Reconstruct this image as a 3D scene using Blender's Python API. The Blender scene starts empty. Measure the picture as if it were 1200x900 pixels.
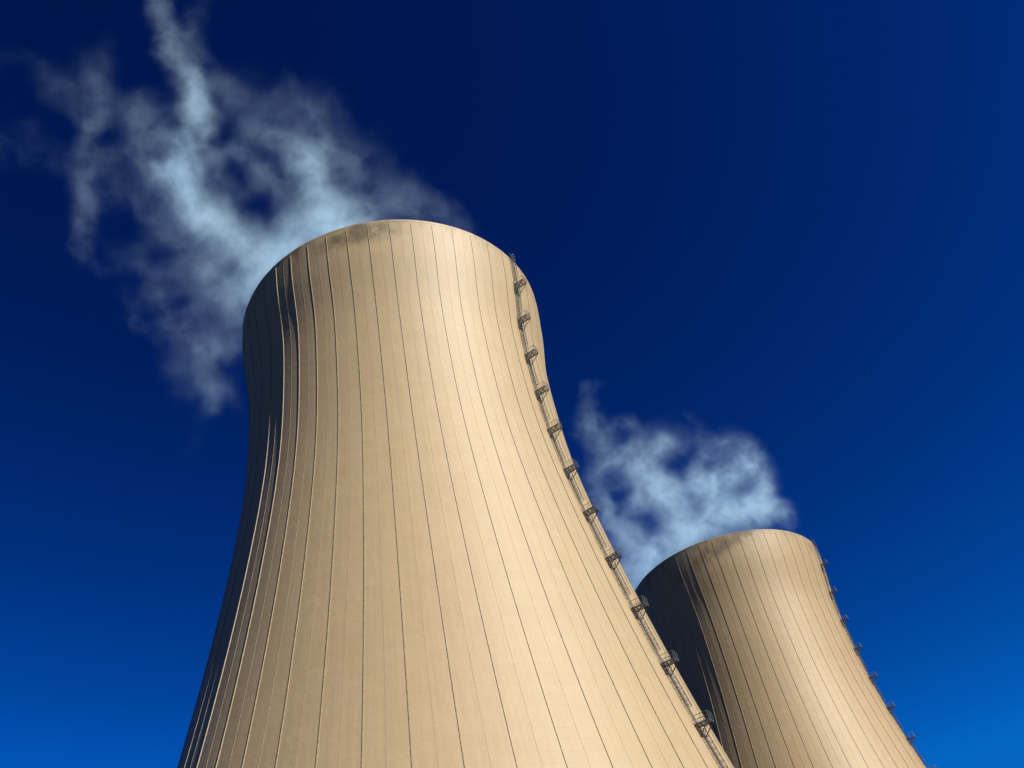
import bpy, math, random
import numpy as np
from mathutils import Vector, Matrix

random.seed(4); rng = np.random.RandomState(4)
S = bpy.context.scene
C = S.collection
R = math.radians

# ------------------------------------------------------------------ camera
CAM = Vector((0.0, 0.0, 1.6))
F_PX, PITCH, ROLL = 1101.32, 0.7288, -0.2235          # focal length in px of a 1200 px wide frame
fw = Vector((0, math.cos(PITCH), math.sin(PITCH)))
u0 = Vector((0, -math.sin(PITCH), math.cos(PITCH)))
r0 = Vector((1, 0, 0))
rt = math.cos(ROLL) * r0 + math.sin(ROLL) * u0
up = -math.sin(ROLL) * r0 + math.cos(ROLL) * u0
cd = bpy.data.cameras.new('camera')
cam = bpy.data.objects.new('camera', cd); C.objects.link(cam)
cd.sensor_width = 36.0; cd.lens = F_PX / 1200 * 36
cd.clip_start = 0.1; cd.clip_end = 9000
m = Matrix((rt, up, -fw)).transposed().to_4x4(); m.translation = CAM
cam.matrix_world = m
S.camera = cam

# ------------------------------------------------------------------ sun and sky
SUN_AZ, SUN_EL = R(-35.5), R(38)                        # azimuth from +X, counter-clockwise
sdir = Vector((math.cos(SUN_EL) * math.cos(SUN_AZ), math.cos(SUN_EL) * math.sin(SUN_AZ), math.sin(SUN_EL)))
sl = bpy.data.lights.new('sun', 'SUN'); so = bpy.data.objects.new('sun', sl); C.objects.link(so)
sl.energy = 4.5; sl.angle = R(0.5); sl.color = (1.0, 0.92, 0.79)
so.rotation_euler = sdir.to_track_quat('Z', 'Y').to_euler()
W = bpy.data.worlds.new('World'); S.world = W; W.use_nodes = True
nt = W.node_tree; bg = nt.nodes['Background']
sky = nt.nodes.new('ShaderNodeTexSky'); sky.sky_type = 'NISHITA'; sky.sun_disc = False
sky.sun_elevation = SUN_EL; sky.sun_rotation = math.pi / 2 - SUN_AZ
sky.altitude = 400; sky.air_density = 1.0; sky.dust_density = 0.1; sky.ozone_density = 3.0
# the photo was taken with a polariser: the same sky, with a steeper response in each channel
sep = nt.nodes.new('ShaderNodeSeparateColor'); cmb = nt.nodes.new('ShaderNodeCombineColor')
nt.links.new(sky.outputs[0], sep.inputs[0]); nt.links.new(cmb.outputs[0], bg.inputs['Color'])
for i_, (pw, kk, cap) in enumerate(((2.0, .0028, .014), (2.74, .0612, .93), (2.36, .1085, 3.72))):
    a_ = nt.nodes.new('ShaderNodeMath'); a_.operation = 'POWER'; a_.inputs[1].default_value = pw
    b_ = nt.nodes.new('ShaderNodeMath'); b_.operation = 'MULTIPLY'; b_.inputs[1].default_value = kk
    c_ = nt.nodes.new('ShaderNodeMath'); c_.operation = 'MINIMUM'; c_.inputs[1].default_value = cap
    nt.links.new(sep.outputs[i_], a_.inputs[0]); nt.links.new(a_.outputs[0], b_.inputs[0])
    nt.links.new(b_.outputs[0], c_.inputs[0]); nt.links.new(c_.outputs[0], cmb.inputs[i_])
bg.inputs['Strength'].default_value = 0.05
S.view_settings.view_transform = 'Standard'; S.view_settings.look = 'None'
S.view_settings.gamma = 1.0; S.view_settings.exposure = 1.5
S.cycles.volume_step_rate = 2.2
S.cycles.use_adaptive_sampling = True
S.cycles.adaptive_threshold = 0.03
S.cycles.volume_bounces = 3
S.cycles.max_bounces = 5

# ------------------------------------------------------------------ helpers
def tag(o, label=None, cat=None, group=None, kind=None):
    if label: o['label'] = label
    if cat: o['category'] = cat
    if group: o['group'] = group
    if kind: o['kind'] = kind
    return o

def empty(name, loc=(0, 0, 0), rz=0):
    o = bpy.data.objects.new(name, None); C.objects.link(o)
    o.location = loc; o.rotation_euler = (0, 0, rz); o.empty_display_size = 2
    return o

class MB:
    def __init__(s): s.v = []; s.f = []
    def quadbox(s, pts):
        """eight corners, bottom ring then top ring"""
        b = len(s.v); s.v += [tuple(p) for p in pts]
        for q in ((0, 3, 2, 1), (4, 5, 6, 7), (0, 1, 5, 4), (1, 2, 6, 5), (2, 3, 7, 6), (3, 0, 4, 7)):
            s.f.append(tuple(b + i for i in q))
    def box(s, c, d):
        x, y, z = c; a, b, h = (k / 2 for k in d)
        s.quadbox([(x-a, y-b, z-h), (x+a, y-b, z-h), (x+a, y+b, z-h), (x-a, y+b, z-h),
                   (x-a, y-b, z+h), (x+a, y-b, z+h), (x+a, y+b, z+h), (x-a, y+b, z+h)])
    def tube(s, p, q, r, n=6):
        p, q = Vector(p), Vector(q); d = (q - p).normalized()
        a = d.orthogonal().normalized(); c = d.cross(a); b = len(s.v)
        for e in (p, q):
            for i in range(n):
                t = 2 * math.pi * i / n
                s.v.append(tuple(e + r * (math.cos(t) * a + math.sin(t) * c)))
        for i in range(n):
            j = (i + 1) % n
            s.f.append((b + i, b + j, b + n + j, b + n + i))
        s.f.append(tuple(b + i for i in reversed(range(n)))); s.f.append(tuple(b + n + i for i in range(n)))
    def path(s, pts, r, n=5):
        for p, q in zip(pts[:-1], pts[1:]): s.tube(p, q, r, n)
    def mesh(s, name):
        me = bpy.data.meshes.new(name); me.from_pydata(s.v, [], s.f); me.update(); return me
    def build(s, name, mat, parent=None):
        me = s.mesh(name); me.materials.append(mat)
        return link(name, me, parent)

def link(name, me, parent=None, loc=(0, 0, 0), rz=0):
    o = bpy.data.objects.new(name, me); C.objects.link(o)
    if parent is not None: o.parent = parent
    o.location = loc; o.rotation_euler = (0, 0, rz)
    return o

# ------------------------------------------------------------------ profile of the towers (metres)
KZ = np.array([0, 30, 60, 85, 105, 120, 132, 142, 150.])
KR = np.array([54.01, 45.26, 37.99, 33.27, 30.66, 30.0, 30.27, 31.4, 31.85])
def _spl(y):
    n = len(KZ); h = np.diff(KZ); A = np.zeros((n, n)); b = np.zeros(n); A[0, 0] = A[-1, -1] = 1
    for i in range(1, n - 1):
        A[i, i-1] = h[i-1]; A[i, i] = 2 * (h[i-1] + h[i]); A[i, i+1] = h[i]
        b[i] = 6 * ((y[i+1] - y[i]) / h[i] - (y[i] - y[i-1]) / h[i-1])
    return np.linalg.solve(A, b)
KM = _spl(KR)
def rad(z):
    i = int(np.clip(np.searchsorted(KZ, z) - 1, 0, len(KZ) - 2)); h = KZ[i+1] - KZ[i]
    a = (KZ[i+1] - z) / h; b = (z - KZ[i]) / h
    return float(a * KR[i] + b * KR[i+1] + ((a**3 - a) * KM[i] + (b**3 - b) * KM[i+1]) * h * h / 6)
def slope(z): return (rad(min(z + .5, 150)) - rad(max(z - .5, 0))) / (min(z + .5, 150) - max(z - .5, 0))
H = 150.0
NR = 48; DA = 2 * math.pi / NR

# ------------------------------------------------------------------ materials
def newmat(name):
    mt = bpy.data.materials.new(name); mt.use_nodes = True
    return mt, mt.node_tree, mt.node_tree.nodes['Principled BSDF']

def math_node(t, op, a, b=None, c=None):
    n = t.nodes.new('ShaderNodeMath'); n.operation = op
    for i, v in enumerate((a, b, c)):
        if v is None: continue
        if isinstance(v, (int, float)): n.inputs[i].default_value = v
        else: t.links.new(v, n.inputs[i])
    return n.outputs[0]

def mixcol(t, mode, f, a, b):
    n = t.nodes.new('ShaderNodeMix'); n.data_type = 'RGBA'; n.blend_type = mode
    for k, v in ((0, f), (6, a), (7, b)):
        if isinstance(v, (int, float)): n.inputs[k].default_value = v
        elif isinstance(v, tuple): n.inputs[k].default_value = v
        else: t.links.new(v, n.inputs[k])
    return n.outputs[2]

def concrete(name, seed, base, rough, panels, su, sw, slant):
    mt, t, bs = newmat(name)
    uv = t.nodes.new('ShaderNodeUVMap'); uv.uv_map = 'formwork'
    sp = t.nodes.new('ShaderNodeSeparateXYZ'); t.links.new(uv.outputs[0], sp.inputs[0])
    u, v = sp.outputs[0], sp.outputs[1]               # u in rib bays, v in metres up the wall
    def comb(x, y, z=seed):
        n = t.nodes.new('ShaderNodeCombineXYZ')
        for i, k in enumerate((x, y, z)):
            if isinstance(k, (int, float)): n.inputs[i].default_value = k
            else: t.links.new(k, n.inputs[i])
        return n.outputs[0]
    def noise(vec, sc, det, ro=.5):
        n = t.nodes.new('ShaderNodeTexNoise'); n.inputs['Scale'].default_value = sc
        n.inputs['Detail'].default_value = det; n.inputs['Roughness'].default_value = ro
        t.links.new(vec, n.inputs['Vector']); return n.outputs['Fac']
    def centred(x, amp): return math_node(t, 'MULTIPLY_ADD', x, amp, 1 - amp / 2)
    # tone of every formwork board field (a lift of 1.5 m by half a bay)
    lift = math_node(t, 'DIVIDE', v, 1.5); board = math_node(t, 'MULTIPLY', u, 2.0)
    wn = t.nodes.new('ShaderNodeTexWhiteNoise'); wn.noise_dimensions = '2D'
    t.links.new(comb(math_node(t, 'FLOOR', board), math_node(t, 'FLOOR', lift)), wn.inputs['Vector'])
    field = centred(wn.outputs['Value'], .035)
    wn2 = t.nodes.new('ShaderNodeTexWhiteNoise'); wn2.noise_dimensions = '1D'
    t.links.new(math_node(t, 'FLOOR', lift), wn2.inputs['W'])
    ring = centred(wn2.outputs['Value'], .022)
    # horizontal joints between the lifts, thin, broken up
    fl = math_node(t, 'FRACT', lift)
    d = math_node(t, 'ABSOLUTE', math_node(t, 'SUBTRACT', fl, .5))
    joint = math_node(t, 'GREATER_THAN', d, .47)
    brk = noise(comb(math_node(t, 'MULTIPLY', u, 1.3), math_node(t, 'FLOOR', lift)), 2.3, 2)
    joint = math_node(t, 'MULTIPLY', joint, math_node(t, 'SMOOTH_MIN', math_node(t, 'MAXIMUM', math_node(t, 'MULTIPLY_ADD', brk, 3, -.9), 0.0), 1.0, .1))
    # vertical board joints, finer
    bj = math_node(t, 'ABSOLUTE', math_node(t, 'SUBTRACT', math_node(t, 'FRACT', math_node(t, 'MULTIPLY', u, float(panels))), .5))
    bj = math_node(t, 'GREATER_THAN', bj, .465)
    # large weathering, vertical streaks, grain
    tc = t.nodes.new('ShaderNodeTexCoord')
    big = centred(noise(tc.outputs['Object'], .045, 4, .55), .16)
    mid = centred(noise(tc.outputs['Object'], .5, 5, .62), .13)
    streak = centred(noise(comb(math_node(t, 'MULTIPLY', u, 9), math_node(t, 'MULTIPLY', v, .05)), 1.0, 5, .6), .24)
    grain = centred(noise(tc.outputs['Object'], 6.0, 3, .6), .10)
    k = math_node(t, 'MULTIPLY', field, ring)
    for q in (big, mid, streak, grain): k = math_node(t, 'MULTIPLY', k, q)
    k = math_node(t, 'MULTIPLY', k, math_node(t, 'MULTIPLY_ADD', joint, -.03, 1.0))
    k = math_node(t, 'MULTIPLY', k, math_node(t, 'MULTIPLY_ADD', bj, -.03, 1.0))
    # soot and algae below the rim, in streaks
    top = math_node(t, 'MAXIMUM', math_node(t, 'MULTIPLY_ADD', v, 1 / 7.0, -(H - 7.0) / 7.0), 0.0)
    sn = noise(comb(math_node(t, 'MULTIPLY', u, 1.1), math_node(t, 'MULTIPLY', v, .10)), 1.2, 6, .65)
    soot_and_shade = math_node(t, 'MULTIPLY', top, math_node(t, 'MAXIMUM', math_node(t, 'MULTIPLY_ADD', sn, 4.0, -2.0), 0.0))
    # the plume's broad shadow under one side of the rim, painted into the colour
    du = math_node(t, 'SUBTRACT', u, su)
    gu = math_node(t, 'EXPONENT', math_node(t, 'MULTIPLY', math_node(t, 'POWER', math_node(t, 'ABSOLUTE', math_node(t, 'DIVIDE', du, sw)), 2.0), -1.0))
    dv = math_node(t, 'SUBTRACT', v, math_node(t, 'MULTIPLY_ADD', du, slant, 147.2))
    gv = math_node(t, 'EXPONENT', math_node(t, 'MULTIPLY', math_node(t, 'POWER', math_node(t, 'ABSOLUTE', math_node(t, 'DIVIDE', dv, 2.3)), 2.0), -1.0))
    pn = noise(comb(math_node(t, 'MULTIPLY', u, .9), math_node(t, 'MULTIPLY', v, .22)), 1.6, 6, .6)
    plume_shade = math_node(t, 'MULTIPLY', math_node(t, 'MULTIPLY', gu, gv), math_node(t, 'MAXIMUM', math_node(t, 'MULTIPLY_ADD', pn, 3.6, -1.0), 0.0))
    soot_and_shade = math_node(t, 'MINIMUM', math_node(t, 'ADD', soot_and_shade, plume_shade), .76)  # streaks of dirt plus the painted plume shadow, capped together
    vm = t.nodes.new('ShaderNodeVectorMath'); vm.operation = 'SCALE'
    vm.inputs[0].default_value = base[:3]; t.links.new(k, vm.inputs['Scale'])
    # slight drift of hue between warm and cool patches
    hue = noise(tc.outputs['Object'], .11, 3)
    warm = mixcol(t, 'MULTIPLY', hue, vm.outputs[0], (1.0, .955, .87, 1))
    col = mixcol(t, 'MIX', soot_and_shade, warm, (.045, .035, .02, 1))
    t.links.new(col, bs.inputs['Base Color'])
    rg = math_node(t, 'MULTIPLY_ADD', mid, .25, rough - .25)
    t.links.new(rg, bs.inputs['Roughness'])
    bs.inputs['Specular IOR Level'].default_value = 0.27
    bp = t.nodes.new('ShaderNodeBump'); bp.inputs['Strength'].default_value = .32; bp.inputs['Distance'].default_value = .06
    hgt = math_node(t, 'ADD', math_node(t, 'MULTIPLY', joint, -.22), math_node(t, 'MULTIPLY', bj, -.12))
    hgt = math_node(t, 'ADD', hgt, math_node(t, 'MULTIPLY', noise(tc.outputs['Object'], .9, 5, .6), 2.2))
    hgt = math_node(t, 'ADD', hgt, math_node(t, 'MULTIPLY', wn.outputs['Value'], .25))
    t.links.new(hgt, bp.inputs['Height']); t.links.new(bp.outputs[0], bs.inputs['Normal'])
    return mt

def steel(name, col, rough, metal=.6):
    mt, t, bs = newmat(name)
    tc = t.nodes.new('ShaderNodeTexCoord'); n = t.nodes.new('ShaderNodeTexNoise')
    n.inputs['Scale'].default_value = 2.2; n.inputs['Detail'].default_value = 5
    t.links.new(tc.outputs['Object'], n.inputs['Vector'])
    rp = t.nodes.new('ShaderNodeValToRGB'); t.links.new(n.outputs['Fac'], rp.inputs[0])
    rp.color_ramp.elements[0].position = .35; rp.color_ramp.elements[0].color = (col[0]*.6, col[1]*.6, col[2]*.58, 1)
    rp.color_ramp.elements[1].position = .65; rp.color_ramp.elements[1].color = (*col, 1)
    t.links.new(rp.outputs[0], bs.inputs['Base Color'])
    bs.inputs['Metallic'].default_value = metal; bs.inputs['Roughness'].default_value = rough
    return mt

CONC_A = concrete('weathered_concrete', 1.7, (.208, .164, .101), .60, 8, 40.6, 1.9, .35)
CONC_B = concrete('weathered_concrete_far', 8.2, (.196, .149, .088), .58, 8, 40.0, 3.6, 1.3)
RIBM = steel('rib_concrete', (.21, .166, .097), .65, 0.0)
GALV = steel('galvanised_steel', (.09, .105, .115), .5, .3)
DARKST = steel('dark_steel', (.06, .068, .068), .55, .3)
LAMPM = steel('lamp_housing', (.05, .04, .035), .4, .2)

# ------------------------------------------------------------------ the ground
def ground():
    mt, t, bs = newmat('dry_grass')
    tc = t.nodes.new('ShaderNodeTexCoord'); n = t.nodes.new('ShaderNodeTexNoise'); n.inputs['Scale'].default_value = .08
    n.inputs['Detail'].default_value = 8; t.links.new(tc.outputs['Object'], n.inputs['Vector'])
    rp = t.nodes.new('ShaderNodeValToRGB'); t.links.new(n.outputs['Fac'], rp.inputs[0])
    rp.color_ramp.elements[0].position = .35; rp.color_ramp.elements[0].color = (.010, .014, .006, 1)
    rp.color_ramp.elements[1].position = .65; rp.color_ramp.elements[1].color = (.022, .022, .012, 1)
    t.links.new(rp.outputs[0], bs.inputs['Base Color']); bs.inputs['Roughness'].default_value = .95
    g = MB(); n = 24; L = 4000
    for j in range(n + 1):
        for i in range(n + 1): g.v.append((-L + 2*L*i/n, -L + 2*L*j/n, 0))
    for j in range(n):
        for i in range(n):
            a = j*(n+1)+i; g.f.append((a, a+1, a+n+2, a+n+1))
    tag(g.build('ground', mt), kind='structure')
ground()

# ------------------------------------------------------------------ tower builder
def shell_mesh(phase):
    """double wall with a rim; small board joints stand 4 cm proud half way between the ribs"""
    per = 8; N = NR * per
    zs = sorted(set([0, .01] + list(np.linspace(0, 140, 85)) + list(np.linspace(140, 148.8, 8)) + [149.0, 149.35, 149.4, 150.0]))
    angs = []                                          # (angle, bay coordinate, extra radius)
    for k in range(NR):
        a = phase + k * DA
        w = .028 / 31
        for j in range(per):
            if j == per // 2:
                for dd, e in ((-1.15*w, 0), (-w, .022), (w, .022), (1.15*w, 0)):
                    angs.append((a + .5*DA + dd, k + .5 + dd/DA, e))
            else:
                angs.append((a + j*DA/per, k + j/per, 0))
    n = len(angs); verts = []; faces = []; uvs = []
    co = [(math.cos(a), math.sin(a)) for a, _, _ in angs]
    for z in zs:
        r = rad(z)
        lip = .03 if z >= 149.38 else 0.0
        for (c, s), (_, _, e) in zip(co, angs):
            q = r + lip + (e if z < 149.3 else 0); verts.append((q*c, q*s, z))
    nz = len(zs)
    for j in range(nz - 1):
        for i in range(n):
            i2 = (i + 1) % n
            faces.append((j*n+i, j*n+i2, (j+1)*n+i2, (j+1)*n+i))
            ua = angs[i][1]; ub = angs[i2][1] if i2 else NR
            uvs += [(ua, zs[j]), (ub, zs[j]), (ub, zs[j+1]), (ua, zs[j+1])]
    b = len(verts)                                     # inner wall, 96 segments
    zi = [150.0, 149.0, 140, 130, 120, 105, 90, 75, 60, 40, 20, 0]
    m_ = n
    for z in zi:
        r = rad(z) - (.65 if z > 148 else .45)
        for (c, s) in co: verts.append((r*c, r*s, z))
    for i in range(n):
        i2 = (i+1) % n
        faces.append(((nz-1)*n+i, (nz-1)*n+i2, b+i2, b+i)); ua = angs[i][1]; ub = angs[i2][1] if i2 else NR
        uvs += [(ua, 150), (ub, 150), (ub, 150.6), (ua, 150.6)]
        for j in range(len(zi)-1):
            faces.append((b+j*n+i, b+j*n+i2, b+(j+1)*n+i2, b+(j+1)*n+i))
            uvs += [(ua, zi[j]), (ub, zi[j]), (ub, zi[j+1]), (ua, zi[j+1])]
    me = bpy.data.meshes.new('shell'); me.from_pydata(verts, [], faces)
    ul = me.uv_layers.new(name='formwork'); ul.data.foreach_set('uv', np.array(uvs, 'f').ravel())
    me.shade_smooth()
    # keep the rim crisp
    att = me.attributes.new('sharp_edge', 'BOOLEAN', 'EDGE'); ev = np.zeros(len(me.edges)*2, 'i')
    me.edges.foreach_get('vertices', ev); ev = ev.reshape(-1, 2)
    zz = np.array([v[2] for v in verts]); rr = np.hypot(*np.array(verts)[:, :2].T)
    fin = np.array([e > 0 for _, _, e in angs]); fin = fin | np.roll(fin, 1) | np.roll(fin, -1)
    nout = nz * n
    up_ = (np.abs(ev[:, 0]-ev[:, 1]) == n) & (ev.max(1) < nout) & fin[ev[:, 0] % n]
    sh = (zz[ev[:, 0]] > 149.3) & (zz[ev[:, 1]] > 149.3) & (np.abs(zz[ev[:, 0]] - zz[ev[:, 1]]) < .001)
    att.data.foreach_set('value', sh | up_)
    me.update(); return me

def rib_mesh(h=.10, w=.13):
    """a tapered concrete fin along the meridian, at angle 0"""
    b = MB(); zs = list(np.linspace(0, 149.0, 110)); n = len(zs)
    for z in zs:
        r = rad(z); hh = h
        for (dr, dt) in ((-.06, -w/2), (hh, -w/2*.8), (hh, w/2*.8), (-.06, w/2)): b.v.append((r+dr, dt, z))
    for j in range(n-1):
        o = j*4; q = o+4
        for i in range(3): b.f.append((o+i, o+i+1, q+i+1, q+i))
    b.f.append((0, 3, 2, 1)); b.f.append(((n-1)*4, (n-1)*4+1, (n-1)*4+2, (n-1)*4+3))
    return b.mesh('rib')

PLAT_Z = [141.6 - 9.48 * k for k in range(14)]
def ladder_parts():
    """in the frame of the ladder's meridian: x radial, y tangential"""
    lad = MB(); w = .26
    zz = [2 + .75*i for i in range(int(149/.75))] + [151.4]
    def at(z, off): return rad(min(z, 150)) + off
    for s in (-w, w):
        lad.path([(at(z, .32), s, z) for z in zz], .055, 4)
    z = 2.2
    while z < 151.0:
        lad.tube((at(z, .32), -w, z), (at(z, .32), w, z), .022, 4); z += .34
    z = 3.0
    while z < 149.6:                                   # stand-off brackets
        for s in (-w, w): lad.tube((at(z, -.03), s, z), (at(z, .32), s, z), .025, 4)
        z += 2.4
    cage = MB(); rc = .42; arcs = [math.radians(a) for a in (-110, -65, -22, 22, 65, 110)]
    ring = lambda z: [(at(z, .34) + .25 + rc*math.cos(a)*1.0, rc*math.sin(a), z) for a in arcs]
    hoops = []
    z = 4.6; k = 0
    while z < 151.2:
        near = any(-.2 < z - p < 2.0 for p in PLAT_Z)
        if not near: hoops.append((z, k))
        z += .9; k += 1
    for z, _ in hoops: cage.path(ring(z), .036, 4)
    for (za, ka), (zb, kb) in zip(hoops[:-1], hoops[1:]):
        if kb - ka == 1:
            ra, rb = ring(za), ring(zb)
            for i in range(0, 6): cage.tube(ra[i], rb[i], .026, 4)
    return lad, cage

def platform_parts():
    """x radial out of the wall (0 = wall face), y tangential, z 0 = deck"""
    L, y0, y1 = 2.3, -.55, .85
    deck = MB()
    for y in (y0, y1): deck.box((L/2+.05, y, -.06), (L-.1, .07, .14))
    for x in (.12, L-.035, L*.36, L*.68): deck.box((x, (y0+y1)/2, -.06), (.07, y1-y0-.072, .12))
    x = .25
    while x < L - .12:
        deck.box((x, (y0+y1)/2, -.005), (.05, y1-y0-.074, .05)); x += .15
    for y in (y0+.35, y0+.72, y0+1.1): deck.box((L/2, y, -.035), (L-.3, .02, .03))
    rail = MB(); hh = 1.1
    cor = [(.15, y0), (L*.5, y0), (L, y0), (L, (y0+y1)/2), (L, y1), (L*.5, y1), (.15, y1)]
    for c in cor: rail.tube((*c, -.1), (*c, hh), .034, 5)
    for h in (hh, .58): rail.path([(*c, h) for c in cor], .042 if h == hh else .022, 5)
    rail.path([(*c, .13) for c in cor], .03, 4)
    br = []
    for y in (y0, y1):
        b = MB(); b.tube((L-.15, y, -.12), (-.35, y, -2.35), .075, 6); b.tube((L*.5, y, -.12), (.42, y, -1.5), .035, 5)
        b.box((.0, y, -1.25), (.10, .09, 2.3)); br.append(b)
    return deck, rail, br

def make_tower(label, loc, phase, conc, lad_ang, lamps):
    root = empty('cooling_tower', loc)
    tag(root, label, 'cooling tower', 'cooling towers of the power station')
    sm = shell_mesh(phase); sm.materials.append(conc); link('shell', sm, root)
    rm = rib_mesh(); rm.materials.append(RIBM)
    for k in range(NR): link('rib', rm, root, rz=phase + k*DA)
    lad, cage = LADP
    lo = link('ladder', lad, root, rz=lad_ang); link('safety_cage', cage, lo)
    for z in PLAT_Z:
        po = link('platform', PLATP[0], root, loc=((rad(z))*math.cos(lad_ang), rad(z)*math.sin(lad_ang), z), rz=lad_ang)
        link('railing', PLATP[1], po)
        for b in PLATP[2]: link('bracket', b, po)
    for a in lamps:                                    # aircraft warning lamps on the rim
        link('warning_lamp', LAMPME, root, loc=((rad(150)-.45)*math.cos(a), (rad(150)-.45)*math.sin(a), 150.0), rz=a)
    return root

_l, _c = ladder_parts(); _d, _r, _b = platform_parts()
def mm(b, n, mat):
    me = b.mesh(n); me.materials.append(mat); return me
LADP = (mm(_l, 'ladder', GALV), mm(_c, 'safety_cage', GALV))
PLATP = (mm(_d, 'platform', DARKST), mm(_r, 'railing', GALV), [mm(b, 'bracket', GALV) for b in _b])
_lm = MB(); _lm.box((0, 0, .07), (.3, .3, .14)); _lm.tube((0, 0, .14), (0, 0, .2), .06, 8); _lm.tube((0, 0, .2), (0, 0, .42), .11, 10)
LAMPME = mm(_lm, 'warning_lamp', LAMPM)

T1 = Vector((-22.85, 142.86, 0)); T2 = Vector((54.64, 287.88, 0))
LAD = -0.482
make_tower('large near cooling tower of tan ribbed concrete, steam drifting off to the left', T1, -0.577, CONC_A, LAD,
           (-1.412 - .93, -1.412 + .30, -1.412 + 2.4, -1.412 + 3.6))
make_tower('smaller distant cooling tower at the right, black shade down its left flank', T2, -0.5625, CONC_B, LAD,
           (-1.758 + 2.3, -1.758 + 3.6))

# ------------------------------------------------------------------ steam
def ray(px, py):
    d = fw + rt * ((px - 600) / F_PX) - up * ((py - 450) / F_PX)
    return d
def at_y(px, py, Y):
    d = ray(px, py); return CAM + d * (Y / d.y), (Y / d.y)

# strokes of steam: (x, y, radius, density) along each stroke, in px of the plan drawn for the plume;
# every knot is then set at its own distance, so that the plume has depth
P1 = [
 [(430,285,34,.9),(385,262,36,1),(345,285,40,1.1),(310,305,42,1.15),(278,290,34,1.1),(248,258,32,1.1),(220,222,32,1.25),(198,205,24,.9),(172,198,16,.5)],
 [(345,300,40,1),(300,335,36,1),(285,360,30,.9),(262,345,22,.9),(245,312,18,.8)],
 [(300,350,30,.9),(268,385,18,.7),(278,410,16,.6),(250,400,13,.6),(232,425,12,.5),(242,450,13,.55),(256,466,13,.55),(236,482,8,.3)],
 [(256,466,12,.4),(275,445,12,.4),(280,480,10,.3)],
 [(216,208,28,1.1),(214,170,17,.8),(232,128,22,1.05),(222,96,18,.8),(206,72,15,.62),(194,42,14,.52),(187,12,15,.48),(182,-15,17,.48)],
 [(232,128,20,.95),(243,150,12,.8),(240,170,8,.5)],
 [(206,72,12,.5),(225,30,12,.22),(236,0,14,.2)],
 [(194,150,14,.6),(178,135,10,.45),(170,120,10,.35),(160,95,8,.25)],
 [(390,255,38,1),(372,215,30,.95),(360,184,23,.95),(346,162,18,.85),(320,152,16,.7),(298,150,12,.6),(282,140,10,.35)],
 [(360,184,22,.8),(378,152,13,.6),(362,125,10,.45),(348,105,9,.35),(338,84,8,.22)],
 [(372,215,24,.7),(398,190,16,.5),(410,170,10,.35),(418,205,12,.4)],
 [(340,250,24,.5),(320,215,14,.45),(308,190,12,.5),(290,170,12,.55),(262,178,14,.6),(240,190,16,.8)],
 [(400,255,30,.8),(435,250,20,.6),(462,244,17,.5),(480,230,11,.45),(486,205,10,.5)],
 [(470,262,16,.5),(502,254,13,.45),(530,262,10,.35),(556,274,6,.2)],
 [(104,150,12,.4),(118,125,11,.4),(112,165,12,.45),(98,192,13,.42),(95,220,14,.58),(101,250,12,.58),(101,280,9,.5),(97,302,6,.4)],
 [(118,125,10,.3),(112,95,10,.25),(124,62,10,.16),(135,40,9,.12)],
 [(112,110,9,.25),(98,62,9,.15)],
 [(-10,70,14,.14),(22,62,9,.15),(45,75,7,.2),(57,95,6,.24),(50,118,6,.15)],
 [(-10,160,16,.2),(12,180,9,.18),(8,195,6,.15)],
 [(18,182,8,.2),(45,190,7,.18),(72,200,6,.18),(98,205,8,.25)],
 [(105,210,9,.4),(130,186,8,.35),(150,180,9,.45),(168,150,8,.45),(158,128,7,.3)],
 [(105,300,7,.3),(120,322,9,.2),(140,312,10,.3),(165,312,10,.35),(185,318,9,.4),(205,312,9,.4),(218,300,10,.4)],
 [(140,332,9,.22),(152,352,8,.28),(158,380,9,.3),(175,385,9,.25)],
 [(185,335,9,.3),(195,362,9,.35),(205,385,9,.35),(218,400,10,.4)],
 [(205,312,9,.3),(200,290,10,.3),(185,262,11,.3),(170,240,10,.3),(150,225,9,.3)],
 [(220,430,10,.35),(200,425,9,.3),(212,460,9,.3)],
 [(212,528,9,.16),(226,512,8,.15)], [(262,540,8,.14),(276,548,8,.14)],
 [(20,150,36,.10),(70,170,36,.15),(115,200,38,.2),(150,260,38,.2),(180,330,44,.28),(225,400,38,.32),(248,465,28,.30)],
 [(150,110,32,.3),(185,170,40,.38),(185,240,40,.38),(225,300,40,.4),(250,370,36,.36)],
 [(215,60,28,.3),(255,110,34,.34),(310,120,38,.34),(360,140,40,.36),(410,190,40,.38),(455,225,28,.36),(505,248,20,.34),(545,266,12,.3)],
 [(120,80,24,.20),(110,130,26,.26),(50,90,24,.17)],
 [(262,200,30,.42),(300,215,34,.42),(340,230,30,.4)],
 [(232,262,16,.7),(205,250,10,.5),(196,235,9,.4)],
]
H1 = [(277,196,16,.8),(284,208,9,1.0),(302,236,20,.75),(285,250,14,.45),(318,255,12,.6),(240,80,14,.8),(258,120,8,.5),(205,145,9,.5),(185,150,8,.4),
      (190,185,9,.5),(398,210,8,.5),(425,225,9,.5),(375,100,10,.3),(290,365,10,.5),(215,350,12,.6),(160,275,10,.5),
      (140,255,24,.8),(150,330,20,.6),(186,300,18,.5),(152,90,22,.8),(70,155,22,.7),(178,365,16,.5),(20,120,18,.7),(130,160,10,.5),(60,230,20,.6),(270,60,26,.7),(300,100,16,.5),(430,190,14,.6),(285,465,12,.5)]
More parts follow.
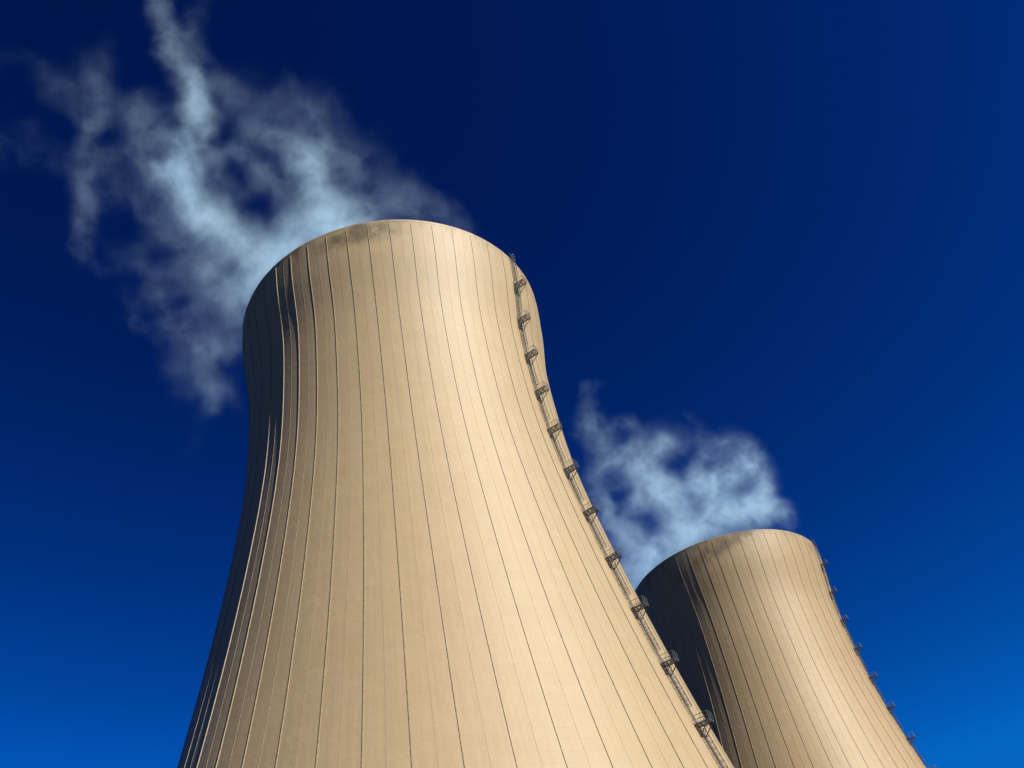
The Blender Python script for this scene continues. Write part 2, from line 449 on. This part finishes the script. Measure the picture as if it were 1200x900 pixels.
P2 = [
 [(735,700,24,.9),(752,665,24,.9),(785,645,26,1.1),(822,622,28,1.2),(862,606,28,1.2),(898,600,20,1.1),(915,600,12,.9),(924,612,7,.7)],
 [(800,625,28,1.1),(792,590,26,1.1),(770,565,20,.95),(756,540,15,.8),(775,522,12,.75),(790,510,8,.5)],
 [(840,600,28,1.1),(838,570,24,1.1),(862,556,20,.9),(878,534,14,.75),(866,520,9,.5)],
 [(885,590,20,1),(902,574,14,.9),(893,560,13,.7),(884,545,12,.7)],
 [(815,575,18,.9),(815,545,10,.5),(835,525,9,.5),(850,518,9,.6)],
 [(760,660,24,.8),(735,625,20,.7),(715,610,14,.6),(705,580,10,.5),(700,560,9,.5),(716,545,10,.6),(736,528,9,.6),(752,515,9,.55)],
 [(745,590,16,.7),(748,560,13,.7),(730,545,10,.55)],
 [(690,500,20,.32),(720,540,26,.36),(765,520,26,.36),(820,530,28,.4),(870,530,22,.4),(905,575,18,.4)],
 [(705,620,22,.36),(715,580,24,.4),(760,580,26,.4)],
 [(688,470,13,.26),(690,500,16,.28)],
 [(745,505,8,.4),(730,495,8,.4),(716,500,7,.35),(704,515,7,.3),(700,535,8,.35)],
 [(694,500,6,.3),(674,490,6,.34),(686,474,6,.34),(684,455,7,.36),(698,452,5,.28)],
 [(820,500,7,.25),(806,485,6,.22),(800,478,5,.15)],
 [(700,545,8,.35),(688,560,8,.3),(694,580,8,.35)],
 [(755,690,20,.8),(728,665,14,.5),(722,640,12,.5)],
]
H2 = [(722,582,11,.9),(736,575,8,.7),(722,598,7,.5),(800,538,11,.8),(790,548,8,.6),(865,552,7,.5),(812,525,8,.6),(925,570,14,.5),(748,515,5,.3)]

def build_steam(name, label, strokes, holes, depth, cell, seed, sigma, wind):
    knots = []
    for si, st in enumerate(strokes):
        dz = rng.uniform(-1, 1)
        for (x0, y0, r0_, d0), (x1, y1, r1, d1) in zip(st[:-1], st[1:]):
            L = math.hypot(x1-x0, y1-y0); n = max(1, int(L / max(3.0, .45*min(r0_, r1))))
            for i in range(n):
                f = i/n; knots.append((x0+(x1-x0)*f, y0+(y1-y0)*f, r0_+(r1-r0_)*f, d0+(d1-d0)*f, dz))
        knots.append((*st[-1], dz))
    P = []; Rr = []; D = []
    for (x, y, r, d, dz) in knots:
        Y = depth(x, y) + dz*wind*min(1.0, 22.0/r)*.5
        p, k = at_y(x, y, Y); P.append(p[:]); Rr.append((r*1.45+7)*k/F_PX); D.append(d)
    P = np.array(P); Rr = np.array(Rr); D = np.array(D)
    Hc = []; 
    for (x, y, r, d) in holes:
        Hc.append((ray(x, y).normalized()[:], r/F_PX*1.15, d))
    pad = 5.0
    lo = (P - Rr[:, None]).min(0) - pad; hi = (P + Rr[:, None]).max(0) + pad
    lc = 2.2; n = np.ceil((hi-lo)/lc).astype(int) + 1; hi = lo + (n-1)*lc
    gx, gy, gz = [lo[i] + lc*np.arange(n[i]) for i in range(3)]
    X, Y, Z = np.meshgrid(gx, gy, gz, indexing='ij')
    A = np.zeros(X.shape, 'f')
    for p, r, d in zip(P, Rr, D):
        a = [max(0, int((p[i]-r-lo[i])/lc)) for i in range(3)]; b = [int((p[i]+r-lo[i])/lc)+2 for i in range(3)]
        sl_ = tuple(slice(a[i], b[i]) for i in range(3))
        q = np.sqrt((X[sl_]-p[0])**2 + (Y[sl_]-p[1])**2 + (Z[sl_]-p[2])**2)/r
        w = np.clip(1-q*q, 0, 1)**2*min(1.0, d)**.8
        A[sl_] = np.maximum(A[sl_], w) + .12*np.minimum(A[sl_], w)
    V = np.stack([X-CAM.x, Y-CAM.y, Z-CAM.z], -1); V /= np.linalg.norm(V, axis=-1, keepdims=True)
    for c, r, d in Hc:
        ang = np.sqrt(np.maximum(0, 2-2*(V@np.array(c))))
        A *= 1 - d*np.clip(1.35*(1-ang/r), 0, 1)
    me = bpy.data.meshes.new(name)
    co = np.stack([X, Y, Z], -1).reshape(-1, 3).astype('f')
    me.vertices.add(len(co)); me.vertices.foreach_set('co', co.ravel())
    at = me.attributes.new('thickness', 'FLOAT', 'POINT'); at.data.foreach_set('value', A.ravel())
    lat = bpy.data.objects.new('vapour_lattice', me)      # data only, never linked to the scene
    vd = bpy.data.volumes.new(name)
    o = bpy.data.objects.new(name, vd); C.objects.link(o)
    tag(o, label, 'steam', 'steam plumes rising from the towers')
    # material
    mt = bpy.data.materials.new(name + '_vapour'); mt.use_nodes = True; t = mt.node_tree
    t.nodes.remove(t.nodes['Principled BSDF'])
    pv = t.nodes.new('ShaderNodeVolumePrincipled'); out = [k for k in t.nodes if k.type == 'OUTPUT_MATERIAL'][0]
    pv.inputs['Color'].default_value = (.56, .82, 1.0, 1); pv.inputs['Density'].default_value = sigma
    pv.inputs['Anisotropy'].default_value = 0.0
    t.links.new(pv.outputs[0], out.inputs['Volume']); vd.materials.append(mt)
    # geometry nodes: lattice -> fine voxels with turbulent edges
    g = bpy.data.node_groups.new(name + '_grid', 'GeometryNodeTree')
    g.interface.new_socket('Geometry', in_out='INPUT', socket_type='NodeSocketGeometry')
    g.interface.new_socket('Geometry', in_out='OUTPUT', socket_type='NodeSocketGeometry')
    N = g.nodes; Lk = g.links.new
    gi = N.new('GeometryNodeObjectInfo'); gi.inputs['Object'].default_value = lat; go = N.new('NodeGroupOutput')
    def vm(op, a, b=None, sc=None):
        k = N.new('ShaderNodeVectorMath'); k.operation = op
        for i, v in enumerate((a, b)):
            if v is None: continue
            if isinstance(v, (tuple, list)): k.inputs[i].default_value = v
            else: Lk(v, k.inputs[i])
        if sc is not None: k.inputs['Scale'].default_value = sc
        return k.outputs['Value'] if op in ('LENGTH', 'DISTANCE', 'DOT_PRODUCT') else k.outputs['Vector']
    def ma(op, a, b=None, c=None, clamp=False):
        k = N.new('ShaderNodeMath'); k.operation = op; k.use_clamp = clamp
        for i, v in enumerate((a, b, c)):
            if v is None: continue
            if isinstance(v, (int, float)): k.inputs[i].default_value = v
            else: Lk(v, k.inputs[i])
        return k.outputs[0]
    def noi(vec, sc, det, ro, vecout=False):
        k = N.new('ShaderNodeTexNoise'); k.inputs['Scale'].default_value = sc; k.inputs['Detail'].default_value = det
        k.inputs['Roughness'].default_value = ro; Lk(vec, k.inputs['Vector'])
        return k.outputs['Color'] if vecout else k.outputs['Fac']
    pos = N.new('GeometryNodeInputPosition').outputs[0]
    sd = vm('ADD', pos, (seed*13.7, seed*7.1, seed*3.3))
    w1 = vm('SCALE', vm('SUBTRACT', noi(sd, .055, 2, .55, True), (.5, .5, .5)), sc=10.0)
    w2 = vm('SCALE', vm('SUBTRACT', noi(vm('ADD', sd, w1), .20, 3, .66, True), (.5, .5, .5)), sc=6.5)
    wp = vm('ADD', pos, vm('ADD', w1, w2))
    q = vm('SCALE', vm('SUBTRACT', wp, tuple(float(v) for v in lo)), sc=1/lc)
    q = vm('MINIMUM', vm('MAXIMUM', q, (0, 0, 0)), tuple(float(v-1.001) for v in n))
    fl = vm('FLOOR', q); fr = vm('SUBTRACT', q, fl)
    s1 = N.new('ShaderNodeSeparateXYZ'); Lk(fl, s1.inputs[0]); s2 = N.new('ShaderNodeSeparateXYZ'); Lk(fr, s2.inputs[0])
    base = ma('ADD', ma('ADD', ma('MULTIPLY', s1.outputs[0], float(n[1]*n[2])), ma('MULTIPLY', s1.outputs[1], float(n[2]))), s1.outputs[2])
    na = N.new('GeometryNodeInputNamedAttribute'); na.data_type = 'FLOAT'; na.inputs['Name'].default_value = 'thickness'
    def samp(off):
        k = N.new('GeometryNodeSampleIndex'); k.data_type = 'FLOAT'; k.domain = 'POINT'; k.clamp = True
        Lk(gi.outputs['Geometry'], k.inputs['Geometry']); Lk(na.outputs[0], k.inputs['Value'])
        Lk(ma('ADD', base, float(off) + .25), k.inputs['Index']); return k.outputs[0]
    def mix(f, a, b): return ma('ADD', a, ma('MULTIPLY', f, ma('SUBTRACT', b, a)))
    yz, zz_ = int(n[1]*n[2]), int(n[2])
    c = [samp(i*yz + j*zz_ + k) for i in (0, 1) for j in (0, 1) for k in (0, 1)]
    cz = [mix(s2.outputs[2], c[i], c[i+1]) for i in (0, 2, 4, 6)]
    cy = [mix(s2.outputs[1], cz[0], cz[1]), mix(s2.outputs[1], cz[2], cz[3])]
    th = mix(s2.outputs[0], cy[0], cy[1])
    # torn texture inside
    f1 = noi(vm('ADD', sd, vm('SCALE', w2, sc=1.2)), .18, 5, .74)
    f2 = noi(vm('ADD', sd, vm('SCALE', w1, sc=1.6)), .07, 1.5, .5)
    rid = ma('SUBTRACT', 1.0, ma('ABSOLUTE', ma('MULTIPLY_ADD', noi(vm('ADD', sd, vm('ADD', w1, vm('SCALE', w2, sc=.6))), .15, 3.5, .70), 8.0, -4.0)))
    rid = ma('MAXIMUM', rid, 0.0)                        # thin curled veils
    tear = ma('MAXIMUM', ma('ADD', ma('MULTIPLY', th, .62), ma('ADD', ma('MULTIPLY_ADD', f1, 5.2, -2.66), ma('MULTIPLY_ADD', f2, 1.8, -.95))), 0.0)
    soft = ma('MULTIPLY', th, ma('MULTIPLY_ADD', rid, 1.6, .05))
    den = ma('MULTIPLY', ma('POWER', ma('MAXIMUM', th, 0.0), 1.35), ma('ADD', ma('MULTIPLY', tear, .55), soft))
    den = ma('MAXIMUM', ma('SUBTRACT', den, .004), 0.0)
    vc = N.new('GeometryNodeVolumeCube'); Lk(den, vc.inputs['Density'])
    vc.inputs['Min'].default_value = [float(v) for v in lo]; vc.inputs['Max'].default_value = [float(v) for v in hi]
    for i, ax in enumerate('XYZ'): vc.inputs['Resolution ' + ax].default_value = int((hi[i]-lo[i])/cell)
    stm = N.new('GeometryNodeSetMaterial'); stm.inputs['Material'].default_value = mt
    Lk(vc.outputs[0], stm.inputs[0]); Lk(stm.outputs[0], go.inputs[0])
    md = o.modifiers.new('voxels', 'NODES'); md.node_group = g
    return o

def lerp(a, b, t): return a + (b-a)*min(1.0, max(0.0, t))
def depth1(x, y):                                     # leans out over the near lip, sinks behind the tower on the lee side
    rim = float(np.interp(x, [285, 311, 341, 382, 429, 480, 528, 569, 606, 629], [380, 327, 297, 275, 261, 258, 266, 283, 312, 352]))
    over = lerp(140, 112, (rim - y - 12)/32)
    lee = 138 + .12*max(0, y-180)
    return lerp(over, lee, (300-x)/70)
def depth2(x, y):
    rim = float(np.interp(x, [742, 763, 803, 832, 862, 905, 931, 952], [692, 668, 645, 632, 624, 620, 624, 634]))
    over = lerp(284, 252, (rim - y - 10)/24)
    return lerp(over, 296, (790-x)/60)
build_steam('steam_plume', 'wide torn steam plume drifting left from the large near tower', P1, H1,
            depth1, .5, 1.0, .0225, 12.0)
build_steam('steam_plume', 'compact steam cloud billowing above the smaller distant tower', P2, H2,
            depth2, .75, 4.0, .029, 16.0)
